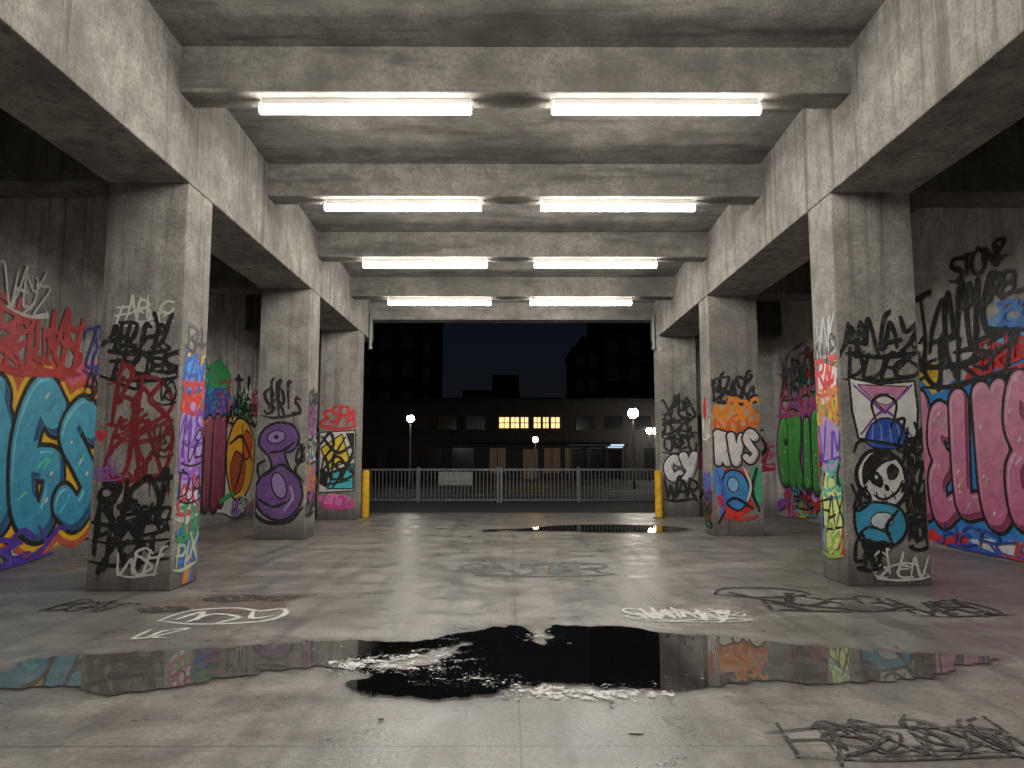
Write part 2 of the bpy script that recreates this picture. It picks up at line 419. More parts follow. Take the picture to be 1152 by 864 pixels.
def bubble(S,text,u0,v0,w,h,fill,out=BK,halo=None,hw=.09,ow=.035,R0=None,seed=0,hl=WH,shade=None,overlap=1.3,halo2=None):
    R=random.Random(seed*77+1); n=len(text); lw=w/n; R0=R0 or min(lw*.29,h*.17); L=[]
    for k,ch in enumerate(text):
        sx=max(.05,lw*overlap-2*R0); sy=h*R.uniform(.92,1.06)-2*R0; ox=u0+k*lw+R0*.8; oy=v0+R0+R.uniform(-.04,.04)*h; st=[]
        for p in GL[ch]:
            Q=[(ox+x*sx+R.uniform(-.03,.03)*sx,oy+y*sy+R.uniform(-.02,.02)*sy) for x,y in p]
            C=catmull(Q,6); m=len(C); st.append((C,[R0*(1+.14*math.sin(3.1*i/m+k)) for i in range(m)]))
        L.append(st)
    al=[q for st in L for q in st]
    if halo2: S.strokes(al,[(hw+ow*1.4,halo2)])
    if halo: S.strokes(al,[(hw,halo)])
    for st in L:
        sg=S.segs(st); xs=[q[0] for q in sg]+[q[3] for q in sg]; ys=[q[1] for q in sg]+[q[4] for q in sg]; m=R0*1.4+ow+.03
        g=S.grid(min(xs)-m,max(xs)+m,min(ys)-m,max(ys)+m)
        if g is None: continue
        F=S.field(sg,g[0],g[1],ow+.04)
        S.add(g[0],g[1],F,ow,out); S.add(g[0],g[1],F,0,fill)
        fl=fill[0] if isinstance(fill[0],tuple) else fill
        sh=shade or tuple(x*.45 for x in fl)
        d=R0*.35
        F2=S.field([(a-d,b+d,r0,c-d,e+d,r1) for a,b,r0,c,e,r1 in sg],g[0],g[1],.08)
        S.add(g[0],g[1],np.maximum(F+.008,-F2),0,sh)
        F3=S.field([(a+d*.8,b-d*.8,r0,c+d*.8,e-d*.8,r1) for a,b,r0,c,e,r1 in sg],g[0],g[1],.08)
        ft=fill[1] if isinstance(fill[0],tuple) else fill
        S.add(g[0],g[1],np.maximum(F+R0*.2,-(F3)),0,tuple(min(.85,x*1.25+.1) for x in ft))
        for q in range(5):
            a=R.choice(sg); k=R0*R.uniform(.25,.55)
            S.strokes([(catmull([(a[0]-k,a[1]-k*R.uniform(.3,1.2)),(a[0],a[1]+k*.2),(a[0]+k*.6,a[1]+k*R.uniform(.2,1.2))]),R0*R.uniform(.05,.11))],[(0,tuple(min(.8,x*R.choice((.6,.72,1.35))) for x in ft))])
        for q in range(3):
            a=R.choice(sg)
            if hl: S.blob(ell(a[0]-R0*.3,a[1]+R0*.3,R0*R.uniform(.1,.28),R0*.1,.8,12),hl)
PAL=[BK,BK,BK,(.6,.02,.03),(.04,.18,.68),(.34,.08,.56),(.78,.27,.02),(.04,.4,.12),(.68,.13,.36),(.78,.76,.7),(.8,.58,.04),(.05,.48,.56)]
WORDS='ZORK KEBA SNUF RAVE ECHO TWIX MILO HASTE NERO DUSK OPAL FEND GRIP YETI VOLT JUMP CLAW BASK'.split()
def cluster(S,u0,u1,v0,v1,n,seed,hmin=.2,hmax=.45,blobs=3,pal=PAL):
    R=random.Random(seed)
    for i in range(blobs):
        S.blob(ell(R.uniform(u0,u1),R.uniform(v0,v1),(u1-u0)*R.uniform(.12,.25),(v1-v0)*R.uniform(.1,.2),R.uniform(-.3,.3),24,.09,R.randrange(99)),R.choice(pal[3:]))
    for i in range(n):
        h=R.uniform(hmin,hmax); w=min(u1-u0,h*R.uniform(1.6,2.8)); t=R.choice(WORDS)
        tag(S,t,R.uniform(u0,max(u0+.001,u1-w)),R.uniform(v0,v1-h),w,h,R.choice(pal),max(.012,h*.06),seed=R.randrange(999),jit=.14,drips=2)

def front(name,x0,x1,y): return Surf(name,(0,y,0),(1,0,0),(0,0,1),(0,-1,0),(x0+.036,x1-.036,.03,4.8),.009)

# ---- left wall
S=Surf('graffiti_mural',(WL,0,0),(0,1,0),(0,0,1),(1,0,0),(1.0,20.6,.03,4.8),.013)
BLUE=(.03,.32,.54); BLUE2=(.11,.54,.74); YEL=(.98,.56,.02)
cluster(S,8.5,12.9,.1,1.0,6,201,blobs=4)
S.blob(ell(12.2,2.3,.9,.8,0,30,.06,3),(.82,.15,.25)); S.blob(ell(12.4,1.7,.5,.8,0,30,.06,4),(.88,.38,.04))
S.blob(ell(12.4,2.9,.35,.3,0,30,.06,14),(.85,.32,.46))
tag(S,'SLAY',11.9,2.1,.75,.45,(.05,.05,.45),.03,seed=18); tag(S,'EAST',11.9,1.6,.75,.4,BK,.025,seed=19)
bubble(S,'BOGS',8.2,.42,4.15,2.3,(BLUE,BLUE2),halo=YEL,hw=.16,ow=.075,R0=.27,seed=3,halo2=(.66,.12,.05),shade=(.015,.10,.27),overlap=1.36)
tag(S,'REALMS',9.3,2.88,2.4,.75,(.5,.025,.025),.05,seed=2,drips=8,jit=.18)
tag(S,'KRUSH',9.6,2.85,2.1,.75,(.62,.04,.04),.038,seed=9,drips=6,jit=.2)
tag(S,'VAYZ',9.9,3.65,.9,.45,(.7,.68,.64),.022,seed=5,jit=.18)
tag(S,'OBEY',9.4,.12,1.9,.38,(.1,.04,.45),.035,seed=6)
tag(S,'ZEN',11.9,3.0,.65,.55,(.04,.06,.34),.03,seed=7,drips=3); tag(S,'ANR',11.95,2.55,.6,.4,BK,.022,seed=8)
tag(S,'WESTERN',13.2,2.6,2.6,.7,BK,.035,seed=10); bubble(S,'ARK',13.4,.5,2.6,1.7,((.1,.3,.12),(.3,.5,.1)),halo=(.6,.6,.55),seed=4)
S.blob(ell(18.6,1.3,1.9,1.2,0,30,.05,9),(.7,.68,.64))
S.blob(ell(17.2,3.0,.8,.55,0,30,.08,7),(.04,.44,.5)); S.blob(ell(17.5,3.5,.6,.35,0,30,.08,8),(.05,.5,.14)); S.blob(ell(16.9,2.6,.6,.3,0,30,.08,8),(.04,.16,.68))
cluster(S,16.2,20.3,2.3,3.7,8,202,.3,.6,blobs=2)
tag(S,'SKATE',16.3,2.65,1.7,.6,(.03,.14,.66),.045,seed=11); tag(S,'RISE',16.5,3.3,1.3,.5,(.05,.45,.14),.04,seed=12)
bubble(S,'MTN',15.9,.3,2.0,2.2,((.2,.03,.06),(.46,.11,.18)),seed=13,hl=None,ow=.05)
tag(S,'WAXER',17.9,2.5,1.9,.6,BK,.04,seed=14,jit=.15)
S.blob(ell(19.0,1.55,.95,1.0,0,30,.02,1),(.92,.48,.02),BK,.07)
S.blob(ell(18.8,1.2,.5,.5,0,30,.05,1),(.42,.08,.02),BK,.05); S.blob(ell(19.4,1.9,.3,.35,0,30,.05,1),(.76,.12,.02),BK,.05)
S.line([(18.2,1.9),(19,2.1),(19.8,1.5)],.045,BK); S.line([(18.6,.7),(19.1,1.5),(19.0,2.4)],.04,BK)
cluster(S,17.9,20.4,.1,.7,5,203,.2,.4,blobs=1)
tag(S,'FLOW',19.6,2.8,.9,.4,(.55,.05,.05),.03,seed=16)
S.done()

# ---- right wall  (u=-Y)
S=Surf('graffiti_mural',(WR,0,0),(0,-1,0),(0,0,1),(-1,0,0),(-20.6,-1.0,.03,5.2),.013)
PK=(.64,.15,.30); PK2=(.86,.38,.53)
cluster(S,-13.7,-9.0,.08,.6,6,204,.15,.35,blobs=4)
S.blob(ell(-13.2,2.95,.5,.38,0,30,.06,3),(.95,.64,.05)); S.blob(ell(-11.0,3.3,.45,.45,0,30,.08,4),(.22,.54,.92))
S.blob(ell(-10.9,2.85,1.0,.35,0,30,.08,5),(.74,.02,.03)); S.blob(ell(-12.0,1.5,2.0,1.2,0,30,.03,5),(.04,.28,.74))
S.blob(ell(-12.4,.3,1.8,.2,0,30,.07,6),(.07,.25,.7))
S.blob(ell(-12.8,.2,.7,.14,0,30,.07,6),(.8,.04,.04)); S.blob(ell(-11.2,.2,.8,.12,0,30,.07,6),(.78,.76,.74))
bubble(S,'BELUES',-13.85,.42,4.1,2.25,(PK,PK2),halo=(.03,.28,.76),hw=.17,ow=.065,R0=.225,seed=8,shade=(.28,.04,.11),overlap=1.42)
tag(S,'PRIDE',-11.6,2.9,1.3,.4,(.72,.03,.03),.035,seed=25); tag(S,'BOLT',-11.0,3.55,1.3,.4,(.08,.3,.85),.035,seed=26)
tag(S,'JAMIC',-13.5,3.3,2.6,1.0,BK,.05,seed=21,drips=7,jit=.14)
tag(S,'UNRST',-13.1,2.85,2.3,.6,BK,.042,seed=22,drips=5,jit=.13); tag(S,'EK',-13.6,3.0,.5,.4,BK,.03,seed=122)
tag(S,'STONE',-12.2,4.5,1.4,.33,(.05,.045,.04),.034,seed=23,slant=.02,jit=.03,flour=False)
tag(S,'LAUREL',-12.1,3.95,1.7,.33,(.05,.045,.04),.034,seed=24,slant=.02,jit=.03,flour=False)
tag(S,'HERO',-12.9,.12,1.9,.26,(.03,.08,.45),.022,seed=27); tag(S,'ICY',-11.3,.1,1,.2,(.7,.05,.04),.02,seed=28)
tag(S,'OSIRIS',-16.8,2.6,2.6,.7,BK,.035,seed=29); bubble(S,'VEX',-16.9,.5,2.7,1.8,((.05,.2,.4),(.2,.5,.5)),halo=(.6,.5,.1),seed=24)
S.blob(ell(-18.6,3.2,.9,.45,0,30,.08,3),(.06,.36,.18)); S.blob(ell(-18.7,2.8,1.1,.35,0,30,.08,4),(.84,.14,.38))
S.blob(ell(-18.9,.5,1.3,.35,0,30,.08,4),(.64,.04,.03)); S.blob(ell(-18.0,1.6,.6,1.1,0,30,.06,4),(.7,.52,.7))
cluster(S,-20.4,-17.5,2.5,4.2,9,205,.3,.6,blobs=0)
bubble(S,'GRIN',-20.4,.75,3.1,1.95,((.03,.3,.06),(.13,.64,.12)),halo=(.45,.08,.45),hw=.13,ow=.06,seed=30)
tag(S,'ATOMIC',-20.0,3.2,2.5,.7,(.03,.06,.04),.04,seed=31,jit=.15); tag(S,'KINGS',-20.2,2.75,2.4,.5,(.66,.08,.3),.04,seed=32)
tag(S,'MOTH',-20.2,3.9,1.9,.5,(.1,.1,.1),.028,seed=36)
cluster(S,-20.4,-17.5,.1,.8,5,206,.25,.45,blobs=1)
S.done()
S=front('graffiti_tag',XRo,WR,YE-.255)
cluster(S,5.2,7.4,.3,2.9,7,207,.4,.7,blobs=3)
tag(S,'NAVY',5.3,2.0,1.2,.7,BK,.05,seed=34); S.line([(5.3,.5),(5.8,1.4),(5.4,1.9),(6.2,2.5)],.06,BK); tag(S,'ION',5.4,1.0,.9,.8,(.55,.04,.04),.045,seed=35)
S.done()
S=front('graffiti_tag',WL,XLo,YE-.255); cluster(S,-6.8,-5,.3,2.9,7,208,.4,.7,blobs=3); S.done()

# ---- left column 1
DR=(.24,.018,.026)
S=front('graffiti_tag',XLo,XLi,8.74)
tag(S,'FABLE',-4.72,3.15,.62,.26,(.66,.64,.6),.014,seed=40,jit=.16)
tag(S,'ADLHY',-4.84,2.83,.72,.32,BK,.028,seed=41,drips=4,jit=.14); tag(S,'TROPS',-4.8,2.5,.8,.28,BK,.023,seed=42,drips=3,jit=.16)
S.line([(-4.6,2.75),(-4.4,2.35),(-4.86,2.5)],.02,BK); tag(S,'OK',-4.3,2.6,.3,.25,BK,.018,seed=142)
tag(S,'BES',-4.7,1.85,.62,.6,DR,.028,seed=43,drips=4,jit=.15); tag(S,'OSX',-4.72,1.35,.66,.55,DR,.028,seed=44,drips=4,jit=.15)
S.line([(-4.75,2.4),(-4.2,2.48),(-4.0,2.1),(-4.6,1.7),(-4.7,1.35),(-4.1,1.3),(-3.98,1.9),(-4.3,2.3)],.025,DR)
S.line([(-4.35,2.45),(-4.4,1.9),(-4.33,1.28)],.026,DR)
S.blob([(-4.8,1.72),(-4.74,1.8),(-4.75,1.85),(-4.79,1.85),(-4.8,1.82),(-4.82,1.85),(-4.86,1.84),(-4.86,1.79)],(.65,.03,.04))
tag(S,'RIOT',-4.84,.82,.85,.42,BK,.034,seed=45,drips=3,jit=.13); tag(S,'HXSKE',-4.84,.38,.88,.5,BK,.026,seed=46,drips=4,jit=.16)
tag(S,'NZEV',-4.8,.6,.85,.35,BK,.02,seed=146,drips=2,jit=.16)
S.blob(ell(-4.68,1.1,.12,.13,.3,20,.04,2),BK); S.blob(ell(-4.45,.98,.13,.07,.3,20,.04,2),BK); S.blob(ell(-4.7,1.12,.05,.04,0,12),(.35,.32,.28))
tag(S,'WSH',-4.5,.2,.42,.22,(.7,.69,.65),.015,seed=47,jit=.18); tag(S,'HEX',-4.2,1.6,.26,.25,(.12,.02,.02),.012,seed=48)
tag(S,'VEX',-4.15,2.2,.24,.25,BK,.012,seed=248); tag(S,'MARK',-4.86,1.3,.3,.16,(.3,.12,.4),.01,seed=249)
S.done()
S=Surf('graffiti_tag',(XLi-.012,0,0),(0,1,0),(0,0,1),(1,0,0),(8.78,9.45,.03,4.8),.009)
cluster(S,8.8,9.45,.2,2.7,6,209,.25,.4,blobs=5)
tag(S,'BA',8.85,2.85,.5,.36,BK,.022,seed=50,flour=False); S.blob(ell(9.1,2.55,.3,.2,0,26,.1,1),(.05,.34,.86)); tag(S,'KAY',8.8,2.4,.6,.4,(.03,.1,.55),.026,seed=51)
S.blob(ell(9.1,1.65,.33,.6,0,26,.06,2),(.48,.33,.74)); tag(S,'RAZ',8.8,2.15,.62,.35,(.72,.03,.04),.032,seed=52)
tag(S,'MUS',8.8,1.75,.6,.35,(.17,.05,.48),.026,seed=53); tag(S,'NOX',8.8,1.35,.6,.35,(.36,.1,.66),.026,seed=54); tag(S,'IVE',8.8,1.5,.6,.3,BK,.014,seed=154)
S.blob(ell(9.1,.95,.28,.2,0,26,.08,3),(.74,.6,.68)); tag(S,'ELK',8.8,.9,.6,.3,(.66,.05,.1),.024,seed=55)
tag(S,'JUN',8.8,.6,.6,.3,(.05,.36,.14),.026,seed=56); tag(S,'PIX',8.8,.25,.6,.28,(.5,.68,.5),.022,seed=57); tag(S,'DOA',8.8,1.05,.6,.3,BK,.014,seed=58)
S.done()

# ---- right column 1
S=front('graffiti_character',XRi,XRo,9.05)
tag(S,'AMIAY',4.14,2.85,.84,.36,BK,.03,seed=60,drips=5,jit=.14); tag(S,'DUFO',4.16,2.52,.8,.3,BK,.026,seed=61,drips=3,jit=.14)
S.blob([(4.2,2.5),(4.55,2.42),(4.98,2.46),(5.0,2.1),(4.96,1.75),(4.6,1.72),(4.28,1.78),(4.22,2.1)],WH,BK,.028,False)
S.blob([(4.3,2.42),(4.9,2.4),(4.62,2.1)],(.72,.26,.45),BK,.014,False); S.blob([(4.5,2.3),(4.72,2.3),(4.68,2.2),(4.55,2.2)],WH,BK,.01)
S.line([(4.3,1.82),(4.6,2.1),(4.92,1.8)],.014,(.2,.06,.35)); S.line([(4.24,2.42),(4.6,2.08),(4.95,2.42)],.013,(.2,.06,.35),False)
S.blob([(4.36,1.76),(4.5,1.98),(4.72,1.98),(4.86,1.76),(4.74,1.66),(4.48,1.66)],(.03,.1,.52),BK,.02)
S.line([(4.5,1.95),(4.45,2.2),(4.6,2.3),(4.75,2.2),(4.7,1.95)],.017,BK)
for k in range(4): S.line([(4.45+.1*k,1.93),(4.43+.12*k,1.7)],.008,(.2,.4,.75))
S.line([(4.2,1.6),(4.32,1.74),(4.9,1.66)],.018,BK)
S.blob(ell(4.53,1.28,.27,.33,.35,26,.02,2),WH,BK,.05)
S.blob([(4.3,1.42),(4.42,1.58),(4.6,1.62),(4.72,1.52),(4.55,1.46),(4.4,1.3),(4.3,1.2)],BK)
S.blob(ell(4.45,1.28,.075,.12,.7,20,.05,1),BK); S.blob(ell(4.66,1.36,.075,.10,-.2,20,.05,1),BK); S.blob(ell(4.46,1.3,.02,.025,0,12),WH)
S.blob(ell(4.58,1.17,.03,.045,.3,12),BK); S.line([(4.42,1.08),(4.54,1.03),(4.7,1.12),(4.78,1.26)],.016,BK); S.line([(4.45,1.12),(4.47,1.02)],.008,BK); S.line([(4.55,1.1),(4.57,1.0)],.008,BK); S.line([(4.64,1.13),(4.68,1.03)],.008,BK)
S.blob([(4.2,.9),(4.4,.98),(4.7,.92),(4.78,.7),(4.66,.52),(4.4,.48),(4.22,.6)],(.05,.38,.62),BK,.035)
S.blob(ell(4.5,.78,.13,.09,.2,20,.03,1),(.66,.72,.76),BK,.015); S.line([(4.2,.6),(4.35,.7),(4.6,.62)],.016,BK); S.line([(4.7,.9),(4.55,.7),(4.62,.5)],.022,BK)
S.blob([(4.25,.5),(4.32,.36),(4.5,.36),(4.62,.48),(4.5,.54)],BK)
tag(S,'ZHX',4.72,1.65,.3,.25,BK,.016,seed=62)
for k,(t,v) in enumerate((('RSE',1.45),('BKA',1.15),('DOG',.85),('MEN',.5))): tag(S,t,4.8,v,.24,.32,BK,.022,seed=63+k,jit=.16,drips=1)
tag(S,'SHEN',4.35,.12,.62,.22,(.76,.74,.7),.014,seed=68,jit=.18); tag(S,'CRU',4.15,.25,.3,.28,BK,.02,seed=69); tag(S,'XO',4.16,.95,.16,.3,BK,.018,seed=169)
S.line([(4.2,3.2),(4.14,2.9)],.02,BK)
S.done()
S=Surf('graffiti_tag',(XRi+.012,0,0),(0,-1,0),(0,0,1),(-1,0,0),(-9.74,-9.08,.03,4.8),.009)
cluster(S,-9.72,-9.08,.3,2.7,6,210,.25,.4,blobs=5)
tag(S,'YNK',-9.7,2.9,.6,.35,(.5,.5,.5),.022,seed=70); tag(S,'NIP',-9.7,2.72,.6,.3,BK,.016,seed=71); S.blob(ell(-9.4,2.5,.3,.25,0,26,.1,1),(.78,.74,.74)); tag(S,'RAD',-9.7,2.4,.6,.38,(.76,.04,.04),.03,seed=72)
tag(S,'OTO',-9.7,2.05,.6,.33,(.76,.25,.06),.026,seed=73); S.blob(ell(-9.4,1.7,.3,.36,0,26,.08,1),(.5,.32,.68)); tag(S,'VIM',-9.7,1.55,.6,.38,(.12,.05,.45),.024,seed=74)
S.blob(ell(-9.4,.85,.29,.48,0,26,.08,1),(.74,.8,.28)); tag(S,'LEO',-9.7,1.1,.6,.3,(.12,.48,.38),.022,seed=75); tag(S,'FAX',-9.7,.7,.6,.35,BK,.018,seed=76); tag(S,'GO',-9.7,.35,.55,.3,(.35,.55,.08),.024,seed=77)
S.done()

# ---- left column 2
S=front('graffiti_character',XLo,XLi,14.33)
tag(S,'SHRIS',-4.78,2.4,.72,.45,BK,.03,seed=80,drips=3,jit=.16)
PU=(.17,.075,.28)
S.blob([(-4.75,2.05),(-4.5,2.2),(-4.2,2.15),(-4.08,1.9),(-4.2,1.7),(-4.35,1.65),(-4.25,1.35),(-4.05,1.1),(-4.0,.75),(-4.2,.45),(-4.5,.4),(-4.78,.6),(-4.85,.95),(-4.72,1.2),(-4.55,1.35),(-4.62,1.6),(-4.8,1.8)],PU,BK,.05)
S.blob(ell(-4.5,1.95,.16,.11,.2),(.34,.24,.5),BK,.028); S.blob(ell(-4.42,1.02,.12,.24,.3),(.32,.22,.48),BK,.03); S.blob(ell(-4.5,1.95,.05,.04),BK)
S.line([(-4.8,.75),(-4.5,.62),(-4.2,.75)],.026,BK); S.line([(-4.7,1.2),(-4.4,1.42),(-4.15,1.25)],.026,BK); S.line([(-4.62,1.65),(-4.35,1.7),(-4.15,1.85)],.024,BK)
S.line([(-4.86,.9),(-4.86,.5),(-4.6,.32),(-4.2,.35),(-3.96,.6)],.034,BK); S.line([(-4.3,.55),(-4.15,.8),(-4.2,1.0)],.022,(.42,.33,.56))
S.line([(-4.1,1.9),(-3.98,1.6),(-4.12,1.3),(-3.96,1.1)],.028,BK); S.line([(-4.7,1.5),(-4.84,1.4),(-4.8,1.15)],.026,BK)
tag(S,'OK',-4.12,1.5,.18,.3,BK,.026,seed=81)
S.done()
S=Surf('graffiti_tag',(XLi-.012,0,0),(0,1,0),(0,0,1),(1,0,0),(14.36,15.03,.03,4.8),.01)
cluster(S,14.38,15.0,.2,2.6,5,211,.3,.5,blobs=4)
for k,(t,v,c) in enumerate((('KAB',2.5,BK),('ROY',2.1,(.3,.1,.3)),('TIN',1.5,BK),('ASH',1.0,(.7,.25,.05)),('EVA',.5,BK))): tag(S,t,14.38,v,.6,.4,c,.03,seed=82+k)
S.done()
# ---- right column 2
S=front('graffiti_character',XRi,XRo,14.9)
tag(S,'BRASKA',4.12,2.72,.85,.4,BK,.032,seed=90,drips=3,jit=.16)
ORG=(.92,.29,.03)
S.blob(ell(4.5,2.35,.4,.28,0,26,.06,3),(.62,.40,.22)); tag(S,'MDRS',4.12,2.2,.85,.42,ORG,.04,seed=91); tag(S,'NOHE',4.15,1.95,.85,.35,(.72,.15,.03),.035,seed=92)
S.blob(ell(4.55,.85,.42,.5,0,26,.05,3),(.72,.04,.03)); S.blob(ell(4.95,1.0,.15,.4,0,20,.05,3),(.08,.5,.25)); S.blob(ell(4.2,1.1,.12,.3,0,20,.05,3),(.08,.3,.72))
bubble(S,'RVS',4.12,1.4,.84,.7,WH,ow=.04,R0=.07,seed=93,hl=None,shade=(.42,.41,.4))
S.blob(ell(4.52,.92,.25,.38,.15,26,.02,3),(.05,.29,.66),BK,.04); S.blob(ell(4.47,1.02,.1,.14,.2),(.3,.55,.82),BK,.022); S.line([(4.25,.6),(4.5,.75),(4.85,.55)],.028,BK)
S.line([(4.15,1.3),(4.3,.8),(4.2,.4)],.034,(.08,.15,.65)); S.line([(4.95,1.35),(4.85,.9),(4.98,.5)],.032,BK); S.line([(4.2,.4),(4.6,.33),(4.95,.4)],.028,(.66,.04,.03))
S.line([(4.7,1.35),(4.82,1.0),(4.75,.7)],.022,WH); S.line([(4.3,.5),(4.15,.25)],.02,BK)
S.done()
S=Surf('graffiti_tag',(XRi+.012,0,0),(0,-1,0),(0,0,1),(-1,0,0),(-15.6,-14.94,.03,4.8),.01)
cluster(S,-15.58,-14.95,.2,2.6,5,212,.3,.5,blobs=4)
S.done()
# ---- left column 3
S=front('graffiti_mural',XLo,XLi,19.0)
tag(S,'ESPA',-4.85,2.4,.85,.42,(.66,.04,.05),.038,seed=100,drips=3)
S.blob([(-4.84,2.2),(-3.96,2.25),(-3.96,.75),(-4.84,.7)],(.74,.72,.68),BK,.03,False)
S.blob([(-4.8,1.8),(-4.3,2.15),(-4.1,1.5),(-4.6,1.3)],(.9,.67,.04),BK,.035,False); S.blob([(-4.5,1.2),(-4.0,1.4),(-4.0,.8),(-4.6,.8)],(.05,.54,.6),BK,.035,False)
S.blob([(-4.2,2.2),(-3.97,2.2),(-3.97,1.6)],BK,None,.02,False); S.blob([(-4.83,1.3),(-4.6,1.2),(-4.65,.8),(-4.83,.9)],BK,None,.02,False)
S.line([(-4.8,2.1),(-4.4,1.7),(-4.0,1.9)],.04,BK); S.line([(-4.8,1.2),(-4.4,1.6),(-4.05,1.2)],.034,BK); S.line([(-4.5,.8),(-4.3,1.2),(-4.5,1.5),(-4.2,2.1)],.03,BK)
S.line([(-4.84,1.9),(-4.6,2.2),(-4.5,1.9),(-4.7,1.6)],.04,BK); S.line([(-4.3,1.0),(-4.0,1.7)],.04,BK); tag(S,'NEO',-4.8,1.0,.7,.5,BK,.03,seed=199)
S.blob(ell(-4.45,.5,.4,.16,0,24,.08,2),(.78,.22,.48)); tag(S,'LUV',-4.8,.35,.8,.25,(.66,.06,.32),.03,seed=101)
S.done()
# ---- right column 3
S=front('graffiti_tag',XRi,XRo,19.9)
tag(S,'XMEN',4.12,2.65,.85,.5,BK,.034,seed=110,jit=.16); tag(S,'BRAK',4.12,2.15,.85,.5,BK,.034,seed=111,jit=.16); tag(S,'OMEG',4.12,1.75,.85,.4,BK,.032,seed=112,jit=.16)
bubble(S,'CY',4.15,.95,.85,.75,(.76,.75,.73),ow=.04,R0=.1,seed=113,hl=None,shade=(.28,.28,.28)); tag(S,'WAR',4.15,.5,.8,.42,BK,.04,seed=114)
S.done()

# ---- floor paint
S=Surf('floor_graffiti',(0,0,0),(1,0,0),(0,1,0),(0,0,1),(-6.8,7.3,2.5,20),.012,step=.0003,mat=M_fpaint)
FB=(.03,.027,.025); FW=(.78,.76,.72)
S.blob([(-3.75,8.0),(-3.3,8.55),(-2.5,8.6),(-2.15,8.5),(-2.4,8.1),(-2.3,7.7),(-2.9,7.5),(-3.5,7.55)],(.17,.135,.11))
S.blob([(-3.3,8.35),(-2.9,8.5),(-2.6,8.3),(-2.9,8.05),(-3.25,8.1)],(.05,.042,.037)); S.blob([(-3.75,7.75),(-3.4,7.85),(-3.2,7.6),(-3.6,7.5)],(.05,.044,.04)); S.blob([(-2.7,8.4),(-2.3,8.45),(-2.45,8.1),(-2.7,8.15)],(.05,.044,.04))
for P in ([(-3.3,7.15),(-3.2,7.6),(-2.8,7.75),(-2.5,7.6),(-2.3,7.7),(-2.2,7.4),(-2.35,7.1),(-2.9,7.0),(-3.3,7.15)],[(-3.0,7.1),(-2.9,7.45),(-2.6,7.3),(-2.7,7.05)],[(-2.55,7.55),(-2.45,7.25),(-2.3,7.35)],[(-3.15,7.2),(-3.05,7.55),(-2.95,7.2)]): S.line(P,.026,FW)
tag(S,'BOAT',-4.7,7.6,.7,.5,FB,.018,seed=120,flour=False,drips=0); tag(S,'LIZ',-3.2,6.45,.26,.3,FW,.018,seed=121,flour=False,drips=0)
tag(S,'CASTER',-.6,10.0,1.8,.9,(.15,.165,.158),.035,seed=122,drips=0,jit=.2)
tag(S,'SWMPHEY',1.15,7.2,.95,.42,FW,.02,seed=123,drips=0,jit=.24); tag(S,'RHINE',1.3,7.15,.9,.4,FW,.015,seed=223,drips=0,jit=.24)
S.line([(2.3,8.5),(2.55,8.9),(3.2,8.85),(3.35,8.5),(2.8,8.3),(2.3,8.5)],.026,FB); tag(S,'ROSG',2.6,7.7,1.4,.7,FB,.026,seed=124,drips=0,jit=.16); S.line([(2.5,8.6),(2.9,8.0),(3.5,7.6)],.026,FB)
S.blob(ell(3.6,7.75,.22,.2,0,20,.05,2),(.08,.074,.068)); tag(S,'HAMED',3.95,7.4,.95,.6,FB,.022,seed=125,drips=0,jit=.18)
FB2=(.055,.05,.045)
tag(S,'HBESNW',1.5,3.95,1.25,.42,FB2,.012,seed=126,drips=0,jit=.25); tag(S,'KOVER',1.6,4.0,1.0,.4,FB2,.009,seed=326,drips=0,jit=.25); S.line([(1.4,4.25),(1.9,4.35),(2.5,4.3),(2.7,4.15)],.01,FB2)
S.blob(ell(.7,4.26,.05,.022,0,14,.05,2),(.42,.4,.37))
Rg=random.Random(5)
for i in range(70):
    r=Rg.uniform(.008,.022); S.blob(ell(Rg.uniform(-3.6,3.9),Rg.uniform(3.6,12),r,r*.8,0,9,.1,i),Rg.choice([(.06,.055,.05),(.05,.045,.04),(.4,.38,.35)]))
S.done()

